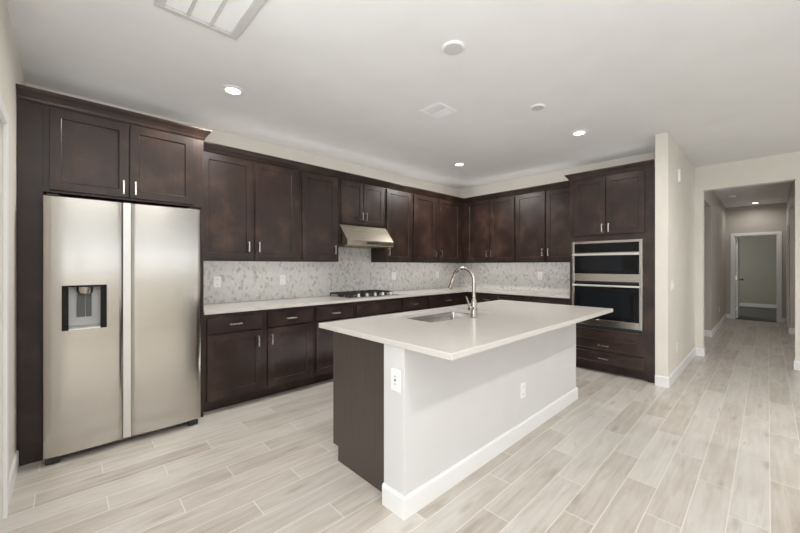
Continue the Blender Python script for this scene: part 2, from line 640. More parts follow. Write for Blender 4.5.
# closed white panel door in the left wall
mb = MB(FC)
mb.box(-2.105, -1.29, -0.055, -0.02, 0.008, 2.04, 0.002)
d1 = struct(mb.build('door_1', 'trim_white'))
mb = MB(FC)
for s0, s1, z0, z1 in ((-2.0, -1.40, 0.22, 0.95), (-2.0, -1.40, 1.12, 1.93)):
    mb.panel(s0, s1, z0, z1, [(0, -0.019), (0.0, -0.012), (0.02, -0.012), (0.03, -0.017)])
struct(mb.build('door_panel', 'trim_white', d1))
mb = MB(FC)
mb.lathe((-2.04, -0.02, 0.95), [(0.026, 0.0), (0.026, 0.008), (0.011, 0.012), (0.011, 0.035), (0.026, 0.045), (0.026, 0.062), (0.012, 0.07)], 20, 'y')
struct(mb.build('door_knob', 'brushed_nickel', d1, True))


def FE(s, d, z):       # end wall of the hall
    return (XB - d, s, z)


casing('trim_2', FE, -4.155, -3.43, 2.03)
mb = MB()
mb.box(XB, XB + 0.12, -3.448, -3.4305, 0.001, 2.012)
mb.box(XB, XB + 0.12, -4.1545, -4.137, 0.001, 2.012)
mb.box(XB, XB + 0.12, -4.1545, -3.4305, 2.012, 2.0295)
struct(mb.build('trim_3', 'trim_white'))
# open bedroom door standing in the far room
mb = MB().box(XB + 0.10, XB + 0.83, -3.492, -3.455, 0.015, 2.0, 0.002)
d2 = struct(mb.build('door_2', 'trim_white'))
mb = MB()
mb.lathe((XB + 0.76, -3.492, 0.95), [(0.026, 0.0), (0.026, -0.008), (0.011, -0.012), (0.011, -0.035), (0.028, -0.045), (0.028, -0.065), (0.012, -0.072)], 18, 'y')
struct(mb.build('door_knob', 'black_plastic', d2, True))
mb = MB()
for z in (0.25, 1.0, 1.75):
    mb.box(XB + 0.088, XB + 0.0995, -3.475, -3.45, z - 0.045, z + 0.045)
struct(mb.build('hinge', 'brushed_nickel', d2))


def FR(s, d, z):       # right wall of the hall
    return (s, -4.29 + d, z)


casing('trim_4', FR, 4.98, 5.74, 2.04)
struct(MB(FR).box(4.985, 5.735, -0.06, -0.025, 0.008, 2.035, 0.002).build('door_3', 'trim_white'))

# ------------------------------------------------------------------ cabinet builders
FRONT = [(0.0, 0.0), (0.0, 0.0175), (0.002, 0.0195)]


def handle(parent, fr, s, z, d, vertical=True, ln=0.105):
    mb = MB(fr)
    h = ln / 2
    if vertical:
        mb.box(s - 0.0055, s + 0.0055, d + 0.022, d + 0.032, z - h, z + h, 0.002)
        for q in (-1, 1):
            c = z + q * (h - 0.007)
            mb.box(s - 0.005, s + 0.005, d + 0.0005, d + 0.0225, c - 0.006, c + 0.006)
    else:
        mb.box(s - h, s + h, d + 0.022, d + 0.032, z - 0.0055, z + 0.0055, 0.002)
        for q in (-1, 1):
            c = s + q * (h - 0.007)
            mb.box(c - 0.006, c + 0.006, d + 0.0005, d + 0.0225, z - 0.005, z + 0.005)
    o = mb.build('handle', 'pull_nickel', parent)
    o['label'] = 'brushed nickel bar pull'
    return o


def door(parent, fr, s0, s1, z0, z1, d, hs=None, hz=None, rail=0.056, vert=True):
    mb = MB(fr)
    mb.panel(s0, s1, z0, z1, [(0, d), (0, d + 0.0175), (0.0018, d + 0.0195), (rail, d + 0.0195), (rail + 0.004, d + 0.0165), (rail + 0.006, d + 0.0115)])
    o = mb.build('door', 'espresso_wood', parent)
    if hs is not None:
        handle(o, fr, hs, hz, d + 0.0195, vert)
    return o


def drawer(parent, fr, s0, s1, z0, z1, d, pull=True, name='drawer'):
    mb = MB(fr)
    mb.panel(s0, s1, z0, z1, [(0, d), (0, d + 0.0165), (0.003, d + 0.0195)])
    o = mb.build(name, 'espresso_wood', parent)
    if pull:
        handle(o, fr, (s0 + s1) / 2, (z0 + z1) / 2, d + 0.0195, False)
    return o


def face_frame(parent, fr, s0, s1, z0, z1, d, stiles, rails):
    """stiles: list of (a, b); rails: list of (z, z) filling the width between outer stiles"""
    mb = MB(fr)
    for a, c in stiles:
        mb.box(a, c, d - 0.019, d, z0, z1)
    st = sorted(stiles)
    for (a0, a1), (b0, b1) in zip(st, st[1:]):
        for r0, r1 in rails:
            mb.box(a1, b0, d - 0.019, d, r0, r1)
    return mb.build('face_frame', 'espresso_wood', parent)


UD = 0.312         # depth of the wall cabinets up to the door backs
UZ0, UZ1 = 1.358, 2.42


def wall_cab(fr, s0, s1, doors, label, z0=UZ0, z1=UZ1, d=UD, name='wall_cabinet', back=0.002):
    """doors: list of (a, b, handle_s or None, handle_z)"""
    lo, hi = min(s0, s1), max(s0, s1)
    t = thing(name, label, 'cabinet', fr((lo + hi) / 2, back, z0), 'wall cabinets')
    g = 0.0006
    MB(fr).box(lo + g, hi - g, back, d - 0.0195, z0, z1).build('carcass', 'espresso_wood', t)
    st = [(lo + g, doors[0][0] + 0.012)]
    for p, q in zip(doors, doors[1:]):
        st.append((p[1] - 0.012, q[0] + 0.012))
    st.append((doors[-1][1] - 0.012, hi - g))
    face_frame(t, fr, lo, hi, z0, z1, d, st, [(z0, z0 + 0.035), (z1 - 0.05, z1)])
    for a, c, hs, hz in doors:
        door(t, fr, a, c, z0 + 0.020, z1 - 0.035, d + 0.0005, hs, hz)
    return t


HZ = 1.505
wall_cab(FA, -4.493, -3.428, [(-4.43, -3.966, -4.005, HZ), (-3.936, -3.475, -3.90, HZ)],
         'dark two-door wall cabinet right beside the refrigerator, over the left end of the worktop')
wall_cab(FA, -3.426, -2.901, [(-3.40, -2.935, -2.97, HZ)],
         'tall dark single-door wall cabinet directly left of the range hood')
wall_cab(FA, -2.899, -2.139, [(-2.868, -2.524, -2.553, 1.955), (-2.514, -2.17, -2.485, 1.955)],
         'short dark two-door wall cabinet above the stainless range hood', z0=1.826)
wall_cab(FA, -2.137, -1.601, [(-2.112, -1.632, -2.08, HZ)],
         'tall dark single-door wall cabinet directly right of the range hood')
wall_cab(FA, -1.599, -0.336, [(-1.571, -1.052, -1.09, HZ), (-0.968, -0.441, -0.935, HZ)],
         'dark two-door wall cabinet on the cooktop wall, reaching into the corner')
wall_cab(FB, 0.002, 1.302, [(0.403, 0.842, 0.808, HZ), (0.862, 1.288, 0.896, HZ)],
         'dark two-door wall cabinet on the oven wall, next to the corner')
wall_cab(FB, 1.304, 2.233, [(1.318, 1.772, 1.738, HZ), (1.79, 2.215, 1.824, HZ)],
         'dark two-door wall cabinet between the corner cabinet and the tall oven cabinet')

# crown along the wall cabinets
CROWN = [(0.0, -0.022), (0.004, -0.022), (0.010, -0.012), (0.014, 0.0), (0.028, 0.022), (0.044, 0.040), (0.050, 0.050), (0.050, 0.059), (0.0, 0.059)]


def crown(path, zb, parent=None, name='crown_molding'):
    return MB().sweep([(o, zb + z) for o, z in CROWN], path).build(name, 'espresso_wood', parent)


cf = UD + 0.0005
cr = crown([(-4.4925, -cf), (-cf, -cf), (-cf, -2.2325)], UZ1 + 0.0005)
tag(cr, 'dark crown molding running along the tops of the wall cabinets round the corner', 'molding')

# base cabinets
BD = 0.612
CT0, CT1 = 0.884, 0.914


def base_cab(fr, s0, s1, units, label, panel_only=False):
    """units: list of (a, b, handle side)"""
    lo, hi = min(s0, s1), max(s0, s1)
    t = thing('base_cabinet', label, 'cabinet', fr((lo + hi) / 2, 0.002, 0), 'base cabinets')
    g = 0.0006
    mb = MB(fr)
    mb.loft([[(a, 0.002, 0.001), (a, 0.535, 0.001), (a, 0.535, 0.1), (a, BD - 0.0195, 0.1), (a, BD - 0.0195, CT0 - 0.002), (a, 0.002, CT0 - 0.002)] for a in (lo + g, hi - g)])
    mb.build('carcass', 'espresso_wood', t)
    st = [(lo + g, units[0][0] + 0.012)]
    for p, q in zip(units, units[1:]):
        st.append((p[1] - 0.012, q[0] + 0.012))
    st.append((units[-1][1] - 0.012, hi - g))
    face_frame(t, fr, lo, hi, 0.1005, CT0 - 0.002, BD, st, [(0.1005, 0.135), (0.685, 0.720), (CT0 - 0.045, CT0 - 0.002)])
    for a, c, side in units:
        if side == 'P':
            drawer(t, fr, a, c, 0.708, 0.850, BD + 0.0005, False, 'false_drawer_front')
            mid = (a + c) / 2
            door(t, fr, a, mid - 0.002, 0.125, 0.692, BD + 0.0005, mid - 0.035, 0.59)
            door(t, fr, mid + 0.002, c, 0.125, 0.692, BD + 0.0005, mid + 0.035, 0.59)
        else:
            drawer(t, fr, a, c, 0.708, 0.850, BD + 0.0005)
            hs = c - 0.034 if side == 'R' else a + 0.034
            door(t, fr, a, c, 0.125, 0.692, BD + 0.0005, hs, 0.59)
    return t


base_cab(FA, -4.493, -3.421, [(-4.466, -3.99, 'R'), (-3.927, -3.45, 'L')],
         'dark base cabinet with two drawers and two doors, right beside the refrigerator')
base_cab(FA, -3.419, -2.881, [(-3.394, -2.91, 'R')],
         'dark base cabinet with one drawer and door, left of the one under the cooktop')
base_cab(FA, -2.879, -2.104, [(-2.85, -2.118, 'P')],
         'dark base cabinet with a blank front panel without a pull, under the gas cooktop')
base_cab(FA, -2.102, -1.579, [(-2.088, -1.611, 'L')],
         'narrow dark base cabinet with one drawer, directly right of the one under the cooktop')
base_cab(FA, -1.577, -0.634, [(-1.546, -0.71, 'L')],
         'wide dark base cabinet with one drawer on the cooktop wall, ending in the corner')
base_cab(FB, 0.636, 1.204, [(0.82, 1.19, 'R')],
         'dark base cabinet on the oven wall nearest the corner, seen behind the faucet')
base_cab(FB, 1.206, 1.709, [(1.222, 1.695, 'R')],
         'dark base cabinet in the middle of the oven wall run, behind the island top')
base_cab(FB, 1.711, 2.233, [(1.725, 2.205, 'R')],
         'dark base cabinet on the oven wall, right against the tall oven cabinet')

# L-shaped worktop
mb = MB()
poly = [(-4.4925, -0.0125), (-0.0125, -0.0125), (-0.0125, -2.2325), (-0.65, -2.2325), (-0.65, -0.65), (-4.4925, -0.65)]
mb.loft([[(x, y, CT0) for x, y in poly], [(x, y, CT1) for x, y in poly]])
bmesh.ops.recalc_face_normals(mb.bm, faces=mb.bm.faces[:])
bmesh.ops.bevel(mb.bm, geom=[e for e in mb.bm.edges if abs(e.verts[0].co.z - e.verts[1].co.z) < 1e-6], offset=0.003, segments=2, affect='EDGES')
tag(mb.build('countertop', 'quartz'), 'pale quartz L-shaped worktop along the back and right walls', 'countertop')

# mosaic backsplash (with the raised field behind the hood)
mb = MB()
prof = [(-4.4925, CT1 + 0.0008), (-0.0005, CT1 + 0.0008), (-0.0005, UZ0 - 0.001), (-2.1385, UZ0 - 0.001), (-2.1385, 1.556), (-2.8995, 1.556), (-2.8995, UZ0 - 0.001), (-4.4925, UZ0 - 0.001)]
mb.loft([[(x, y, z) for x, z in prof] for y in (-0.0005, -0.010)])
mb.box(-0.010, -0.0005, -2.2325, -0.0105, CT1 + 0.0008, UZ0 - 0.001)
tag(mb.build('backsplash', 'mosaic'), 'grey and white mosaic tile backsplash between worktop and wall cabinets', 'backsplash')

# ------------------------------------------------------------------ refrigerator surround
t = thing('refrigerator_cabinet', 'tall dark surround with a two-door cabinet over the refrigerator', 'cabinet', (-5.04, -0.32, 0))
MB().box(-5.5885, -5.469, -0.612, -0.002, 0.001, 2.42, 0.001).build('side_panel', 'espresso_wood', t)
MB().box(-4.514, -4.4945, -0.632, -0.002, 0.001, 2.42, 0.001).build('side_panel', 'espresso_wood', t)
MB().box(-5.5885, -5.469, -0.632, -0.6125, 0.001, 2.42, 0.001).build('filler_strip', 'espresso_wood', t)
MB().box(-5.4685, -4.5145, -0.6125, -0.002, 1.812, 2.42).build('carcass', 'espresso_wood', t)
mb = MB()
mb.box(-5.4685, -5.42, -0.632, -0.613, 1.812, 2.42)
mb.box(-4.59, -4.5145, -0.632, -0.613, 1.812, 2.42)
mb.box(-5.03, -4.98, -0.632, -0.613, 1.812, 2.42)
for z0, z1 in ((1.812, 1.845), (2.37, 2.42)):
    mb.box(-5.42, -5.03, -0.632, -0.613, z0, z1)
    mb.box(-4.98, -4.59, -0.632, -0.613, z0, z1)
mb.build('face_frame', 'espresso_wood', t)
door(t, FA, -5.437, -5.010, 1.828, 2.383, 0.6325, -5.043, 1.90)
door(t, FA, -5.004, -4.577, 1.828, 2.383, 0.6325, -4.971, 1.90)
crown([(-5.5885, -0.633), (-4.4935, -0.633), (-4.4935, -0.37)], 2.4205, t, 'crown')

# ------------------------------------------------------------------ refrigerator
fy0 = -0.775       # front of the doors
t = thing('refrigerator', 'stainless steel side-by-side refrigerator with a water dispenser', 'refrigerator', (-5.01, -0.4, 0))
MB().box(-5.462, -4.553, -0.695, -0.03, 0.05, 1.765, 0.004).build('case', 'kick_grey', t)


def fridge_door(x0, x1, z0, z1, hole=None, bl=0.006, brt=0.006, yb=-0.70):
    """slightly bowed front with optional rectangular opening; bl/brt = width of the left/right edge bevel"""
    mb = MB()
    xs = [x0 + bl + (x1 - brt - x0 - bl) * i / 16 for i in range(17)]
    zs = [z0 + 0.004, z0 + 0.3, z1 - 0.3, z1 - 0.004]
    if hole:
        xs = sorted([x for x in xs if min(abs(x - hole[0]), abs(x - hole[1])) > 0.008] + [hole[0], hole[1]])
        zs = sorted(zs + [hole[2], hole[3]])
    xm, hw = (x0 + x1) / 2, (x1 - x0) / 2

    def fy(x):
        return fy0 + 0.010 * ((x - xm) / hw) ** 2 - 0.001
    V = {}
    for i, x in enumerate(xs):
        for j, z in enumerate(zs):
            V[i, j] = mb.v((x, fy(x), z))
    hc = lambda i, j: hole and xs[i] >= hole[0] - 1e-6 and xs[i + 1] <= hole[1] + 1e-6 and zs[j] >= hole[2] - 1e-6 and zs[j + 1] <= hole[3] + 1e-6
    for i in range(len(xs) - 1):
        for j in range(len(zs) - 1):
            if not hc(i, j):
                mb.face([V[i, j], V[i + 1, j], V[i + 1, j + 1], V[i, j + 1]])
    # border down to the back
    n, mz = len(xs), len(zs)
    loop = [(i, 0) for i in range(n)] + [(n - 1, j) for j in range(1, mz)] + [(i, mz - 1) for i in range(n - 2, -1, -1)] + [(0, j) for j in range(mz - 2, 0, -1)]
    mid, back = [], []
    for i, j in loop:
        x, z = xs[i], zs[j]
        xx = x0 if i == 0 else (x1 if i == n - 1 else x)
        zz = z0 if j == 0 else (z1 if j == mz - 1 else z)
        yy = fy(x) + (bl * 0.8 if i == 0 else (brt * 0.8 if i == n - 1 else 0.004))
        mid.append(mb.v((xx, yy, zz)))
        back.append(mb.v((xx, yb, zz)))
    k = len(loop)
    for q in range(k):
        a, c = V[loop[q]], V[loop[(q + 1) % k]]
        mb.face([a, c, mid[(q + 1) % k], mid[q]])
        mb.face([mid[q], mid[(q + 1) % k], back[(q + 1) % k], back[q]])
    if not hole:
        mb.face(back)
    return mb


HOLE = (-5.377, -5.146, 0.875, 1.178)
dl = fridge_door(-5.462, -5.060, 0.05, 1.772, HOLE, 0.016, 0.004).build('freezer_door', 'stainless', t, True)
dr = fridge_door(-5.008, -4.550, 0.05, 1.772, None, 0.006, 0.006).build('refrigerator_door', 'stainless', t, True)
# bright recessed grip strip between the doors
mb = MB()
mb.loft([[(-5.0535, -0.702, z), (-5.0535, -0.752, z), (-5.0095, -0.760, z), (-5.0095, -0.702, z)] for z in (0.05, 1.772)])
o = mb.build('grip_strip', 'stainless_bright', t)
o['label'] = 'bright metal grip strip'
# dispenser in the freezer door
x0, x1, z0, z1 = HOLE
mb = MB()
yo, yi = -0.7775, -0.712
g = 0.001
mb.box(x0 + g, x0 + 0.034, yi, yo, z0 + g, z1 - g)
mb.box(x1 - 0.034, x1 - g, yi, yo, z0 + g, z1 - g)
mb.box(x0 + 0.034, x1 - 0.034, yi, yo, z1 - 0.012, z1 - g)
disp = mb.build('dispenser_frame', 'black_glass', dl)
disp['label'] = 'black dispenser frame'
o = MB().box(x0 + 0.034, x1 - 0.034, -0.716, -0.712, z0 + 0.022, z1 - 0.0125).build('dispenser_back', 'grey_plastic', dl)
mb = MB()
mb.loft([[(x, -0.712, z0 + g), (x, yo, z0 + g), (x, yo, z0 + 0.010), (x, -0.712, z0 + 0.0215)] for x in (x0 + 0.0345, x1 - 0.0345)])
mb.build('drip_tray', 'stainless_bright', dl)
xm = (x0 + x1) / 2
mb = MB()
mb.lathe((xm, -0.742, z1 - 0.0615), [(0.032, 0.0), (0.040, 0.004), (0.044, 0.025), (0.046, 0.048)], 24)
mb.build('water_spout', 'brushed_nickel', dl, True)
mb = MB()
mb.box(xm - 0.040, xm + 0.002, -0.728, -0.7165, z0 + 0.082, z1 - 0.066, 0.002)
mb.box(xm + 0.008, xm + 0.036, -0.728, -0.7165, z0 + 0.082, z1 - 0.066, 0.002)
mb.build('dispenser_paddle', 'dark_grey_gloss', dl)
MB().box(-5.45, -4.565, -0.71, -0.10, 0.022, 0.0495).build('kick_grille', 'kick_grey', t)
for xx in (-5.42, -4.60):
    mb = MB()
    mb.box(xx - 0.035, xx + 0.035, -0.755, -0.7105, 0.004, 0.046, 0.006)
    mb.lathe((xx, -0.733, 0.0005), [(0.014, 0.0), (0.014, 0.004)], 14)
    mb.build('foot', 'black_plastic', t)
for xx in (-5.42, -4.60):
    MB().box(xx - 0.03, xx + 0.03, -0.745, -0.64, 1.7725, 1.788, 0.004).build('hinge_cover', 'black_plastic', t)

# ------------------------------------------------------------------ range hood
t = thing('range_hood', 'stainless under-cabinet range hood with a sloping front above the cooktop', 'range hood', (-2.519, -0.25, 1.56))
mb = MB(FA)
hx0, hx1 = -2.898, -2.140
prof = [(0.012, 1.562), (0.495, 1.562), (0.50, 1.567), (0.50, 1.626), (0.335, 1.8245), (0.012, 1.8245)]
mb.prism(prof, hx0, hx1)
bmesh.ops.recalc_face_normals(mb.bm, faces=mb.bm.faces[:])
mb.build('canopy', 'hood_steel', t)
MB(FA).box(-2.60, -2.40, 0.5003, 0.503, 1.588, 1.608).build('control_strip', 'black_plastic', t)
for k in (0, 1):
    a = hx0 + 0.04 + k * 0.345
    mb = MB(FA)
    mb.box(a, a + 0.33, 0.06, 0.40, 1.555, 1.5615)
    for q in range(12):
        mb.box(a + 0.012 + q * 0.026, a + 0.024 + q * 0.026, 0.08, 0.38, 1.552, 1.5549)
    mb.build('grease_filter', 'stainless', t)

# ------------------------------------------------------------------ gas cooktop
t = thing('gas_cooktop', 'stainless five-burner gas cooktop with black cast-iron grates', 'cooktop', (-2.51, -0.3, CT1))
cx0, cx1, cy0, cy1 = -2.905, -2.105, -0.565, -0.06
MB().box(cx0, cx1, cy0, cy1, CT1 + 0.0005, CT1 + 0.010, 0.003).build('cooktop_tray', 'stainless', t)
BUR = [(-2.79, -0.20, 0.036), (-2.79, -0.42, 0.030), (-2.505, -0.26, 0.050), (-2.22, -0.20, 0.036), (-2.22, -0.40, 0.030)]
for bx, by, br in BUR:
    mb = MB()
    mb.lathe((bx, by, CT1 + 0.0102), [(br * 1.25, 0), (br * 1.25, 0.006), (br, 0.008), (br, 0.015), (br * 0.9, 0.018)], 22)
    mb.build('burner', 'cast_iron', t, True)
for k in range(3):
    a = cx0 + 0.022 + k * 0.2553
    c = a + 0.2455
    y0, y1 = -0.455, -0.085
    zt = CT1 + 0.050
    mb = MB()
    w = 0.013
    for x in (a, c - w):
        mb.box(x, x + w, y0, y1, zt - 0.018, zt, 0.002)
    for y in (y0, (y0 + y1) / 2 - w / 2, y1 - w):
        mb.box(a + w, c - w, y, y + w, zt - 0.018, zt, 0.002)
    xm = (a + c) / 2
    mb.box(xm - w / 2, xm + w / 2, y0 + w, (y0 + y1) / 2 - w / 2 - 0.001, zt - 0.012, zt, 0.002)
    mb.box(xm - w / 2, xm + w / 2, (y0 + y1) / 2 + w / 2 + 0.001, y1 - w, zt - 0.012, zt, 0.002)
    for x in (a, c - w):
        for y in (y0, y1 - w):
            mb.box(x, x + w, y, y + w, CT1 + 0.0103, zt - 0.018)
    mb.build('grate', 'cast_iron', t)
for kx in (-2.74, -2.607, -2.473, -2.342, -2.207):
    mb = MB()
    mb.lathe((kx, -0.51, CT1 + 0.0103), [(0.023, 0), (0.023, 0.004), (0.019, 0.006), (0.018, 0.030), (0.015, 0.034)], 20)
    mb.box(kx - 0.003, kx + 0.003, -0.527, -0.493, CT1 + 0.040, CT1 + 0.047)
    mb.build('knob', 'pull_nickel', t, True)

# ------------------------------------------------------------------ tall oven cabinet with wall oven
OY0, OY1 = 2.2345, 3.137
OD = 0.632
t = thing('oven_cabinet', 'tall dark cabinet around the wall oven, two doors above and two drawers below', 'cabinet', FB(2.69, 0.3, 0))
mb = MB(FB)
mb.box(OY0, OY0 + 0.019, 0.002, OD - 0.02, 0.001, 2.42)
mb.box(OY1 - 0.07, OY1, 0.002, OD - 0.02, 0.001, 2.42)
mb.box(OY0 + 0.019, OY1 - 0.07, 0.002, OD - 0.02, 1.64, 2.42)
mb.box(OY0 + 0.019, OY1 - 0.07, 0.002, OD - 0.02, 0.1, 0.50)
mb.box(OY0 + 0.019, OY1 - 0.07, 0.002, 0.02, 0.50, 1.64)
mb.box(OY0 + 0.019, OY1 - 0.07, 0.02, 0.55, 0.001, 0.1)
mb.build('carcass', 'espresso_wood', t)
mb = MB(FB)
a0, a1 = OY0, OY0 + 0.045
b0, b1 = 3.018, OY1
mb.box(a0, a1, OD - 0.0195, OD, 0.1, 2.42)
mb.box(b0, b1, OD - 0.0195, OD, 0.1, 2.42)
for z0, z1 in ((0.1, 0.135), (0.25, 0.28), (0.40, 0.528), (1.604, 1.70), (2.36, 2.42)):
    mb.box(a1, b0, OD - 0.0195, OD, z0, z1)
mb.build('face_frame', 'espresso_wood', t)
door(t, FB, 2.287, 2.650, 1.688, 2.378, OD + 0.0005, 2.617, 1.765)
door(t, FB, 2.656, 3.046, 1.688, 2.378, OD + 0.0005, 2.689, 1.765)
for z0, z1 in ((0.274, 0.414), (0.117, 0.257)):
    mb = MB(FB)
    d = OD + 0.0005
    mb.panel(2.287, 3.046, z0, z1, [(0, d), (0, d + 0.0165), (0.003, d + 0.0195), (0.022, d + 0.0195), (0.026, d + 0.015)])
    o = mb.build('drawer', 'espresso_wood', t)
    handle(o, FB, 2.63, (z0 + z1) / 2, d + 0.0195 - 0.004, False, 0.11)
crown([(-0.37, -2.2345), (-OD - 0.001, -2.2345), (-OD - 0.001, -3.137)], 2.4205, t, 'crown')

t = thing('wall_oven', 'built-in stainless and black glass microwave above a wall oven', 'oven', FB(2.65, 0.34, 0.53))
ox0, ox1 = 2.282, 3.014
MB(FB).box(ox0 + 0.002, ox1 - 0.002, 0.03, OD - 0.001, 0.53, 1.602).build('oven_case', 'kick_grey', t)
mb = MB(FB)
fz = [(0.573, 1.612)]
ex0, ex1 = 2.266, 3.024
D0, D1 = OD + 0.0005, OD + 0.024
mb.box(ex0, ex0 + 0.028, D0, D1, 0.576, 1.612, 0.002)
mb.box(ex1 - 0.03, ex1, D0, D1, 0.576, 1.612, 0.002)
mb.box(ex0 + 0.0285, ex1 - 0.0305, D0, D1, 1.584, 1.612, 0.002)
mb.box(ex0 + 0.0285, ex1 - 0.0305, D0, D1 - 0.002, 1.455, 1.470, 0.001)
mb.build('oven_trim', 'stainless', t)
e0, e1 = ex0 + 0.029, ex1 - 0.031
MB(FB).box(e0, e1, D0, D1 - 0.004, 1.4705, 1.5835).build('control_panel', 'black_glass', t)
mw = MB(FB).box(e0, e1, D0, D1 - 0.003, 1.2115, 1.4545, 0.001).build('microwave_door', 'black_glass', t)
MB(FB).box(e0 + 0.075, e1 - 0.17, D1 - 0.0028, D1 - 0.0018, 1.245, 1.425).build('microwave_window', 'oven_window', mw)
MB(FB).box(e0, e1, D0, D1 - 0.002, 1.118, 1.211, 0.002).build('microwave_panel', 'stainless', t)
MB(FB).box(e0, e1, D0, D1 - 0.014, 1.098, 1.1175).build('vent_gap', 'slot_black', t)


def bar_handle(parent, z, r=0.011):
    mb = MB(FB)
    mb.box(e0 - 0.012, e1 + 0.012, D1 + 0.030, D1 + 0.046, z - r, z + r, 0.005)
    for s in (e0 + 0.02, e1 - 0.02):
        mb.box(s - 0.012, s + 0.012, D1 + 0.0005, D1 + 0.031, z - 0.008, z + 0.008)
    return mb.build('handle', 'stainless_bright', parent)


bar_handle(mw, 1.444)
od = MB(FB).box(e0, e1, D0, D1 - 0.001, 0.655, 1.097, 0.001).build('oven_door', 'black_glass', t)
MB(FB).box(e0 + 0.075, e1 - 0.085, D1 - 0.0008, D1 + 0.0002, 0.70, 0.985).build('oven_window', 'oven_window', od)
bar_handle(od, 1.068)
MB(FB).box(e0, e1, D0, D1 - 0.001, 0.577, 0.6545, 0.002).build('lower_panel', 'stainless', t)
mb = MB(FB)
mb.box(ex0, ex1, D0, D0 + 0.010, 0.534, 0.575)
for q in range(24):
    s = ex0 + 0.012 + q * 0.031
    mb.box(s, s + 0.022, D0 + 0.010, D0 + 0.013, 0.546, 0.563)
mb.build('vent_strip', 'black_plastic', t)

# ------------------------------------------------------------------ kitchen island
IX0, IX1 = -4.08, -1.72
t = thing('kitchen_island', 'white-painted kitchen island with a dark wood end panel', 'island', (-2.9, -2.35, 0))
MB().box(IX0, IX1, -2.70, -2.538, 0.001, CT0 - 0.001, 0.005).build('knee_wall', 'island_paint', t)
mb = MB().sweep(base_profile(), [(IX1, -2.539), (IX1, -2.70), (IX0, -2.70), (IX0, -2.539)][::-1])
mb.build('baseboard', 'trim_white', t)
mb = MB()
for xx in (-4.028, -1.745):
    mb.loft([[(x, -2.537, 0.001), (x, -2.011, 0.001), (x, -2.011, 0.098), (x, -1.951, 0.098), (x, -1.951, CT0 - 0.001), (x, -2.537, CT0 - 0.001)] for x in (xx, xx + 0.019)])
    o = mb.build('end_panel', 'espresso_panel', t)
    mb = MB()
mb.bm.free()
mb = MB()
mb.box(-4.0085, -1.7455, -2.03, -2.011, 0.001, 0.098)
mb.box(-4.0085, -1.7455, -2.537, -1.972, 0.0985, 0.118)
mb.box(-4.0085, -1.7455, -2.537, -2.520, 0.1185, CT0 - 0.001)
mb.build('carcass', 'espresso_wood', t)


def FN(s, d, z):
    return (s, -1.951 - 0.019 + d, z)


segs = [(-4.008, -3.52), (-3.52, -2.73), (-2.73, -2.24), (-2.24, -1.746)]
mb = MB(FN)
for a, c in segs:
    mb.box(a, a + 0.025, 0.0, 0.019, 0.119, CT0 - 0.001)
    mb.box(c - 0.025, c, 0.0, 0.019, 0.119, CT0 - 0.001)
    for z0, z1 in ((0.119, 0.14), (0.685, 0.72), (CT0 - 0.04, CT0 - 0.001)):
        mb.box(a + 0.025, c - 0.025, 0.0, 0.019, z0, z1)
mb.build('face_frame', 'espresso_wood', t)
for k, (a, c) in enumerate(segs):
    if k == 1:
        mid = (a + c) / 2
        drawer(t, FN, a + 0.015, c - 0.015, 0.708, 0.85, 0.0195, False, 'false_drawer_front')
        door(t, FN, a + 0.015, mid - 0.003, 0.125, 0.692, 0.0195, mid - 0.036, 0.6)
        door(t, FN, mid + 0.003, c - 0.015, 0.125, 0.692, 0.0195, mid + 0.036, 0.6)
    else:
        drawer(t, FN, a + 0.015, c - 0.015, 0.708, 0.85, 0.0195)
        door(t, FN, a + 0.015, c - 0.015, 0.125, 0.692, 0.0195, a + 0.05, 0.6)

# island worktop with the sink cut-out
TX0, TX1, TY0, TY1 = -4.088, -1.692, -3.015, -1.858
SX0, SX1, SY0, SY1 = -3.50, -2.75, -2.39, -1.98


def rrect(x0, x1, y0, y1, z, r, n=5):
    pts = []
    for cx, cy, a0 in ((x1 - r, y1 - r, 0), (x0 + r, y1 - r, 90), (x0 + r, y0 + r, 180), (x1 - r, y0 + r, 270)):
        for k in range(n + 1):
            a = math.radians(a0 + 90 * k / n)
            pts.append((cx + r * math.cos(a), cy + r * math.sin(a), z))
    return pts


mb = MB()
e = 0.003
inner0 = rrect(SX0, SX1, SY0, SY1, CT0, 0.02)
inner1 = rrect(SX0, SX1, SY0, SY1, CT1 - 0.002, 0.02)
inner2 = rrect(SX0 - 0.002, SX1 + 0.002, SY0 - 0.002, SY1 + 0.002, CT1, 0.022)
o0 = rrect(TX0, TX1, TY0, TY1, CT0, 0.004)
o1 = rrect(TX0, TX1, TY0, TY1, CT1 - e, 0.004)
o2 = rrect(TX0 + e, TX1 - e, TY0 + e, TY1 - e, CT1, 0.004)
loops = [inner0, inner1, inner2, o2, o1, o0, inner0]
vl = [[mb.v(p) for p in lp] for lp in loops[:-1]]
vl.append(vl[0])
for A, B in zip(vl, vl[1:]):
    for i in range(len(A)):
        j = (i + 1) % len(A)
        mb.face([A[i], A[j], B[j], B[i]])
tag(mb.build('countertop', 'quartz'), 'pale quartz island worktop with a sink cut-out and wide overhang', 'countertop')

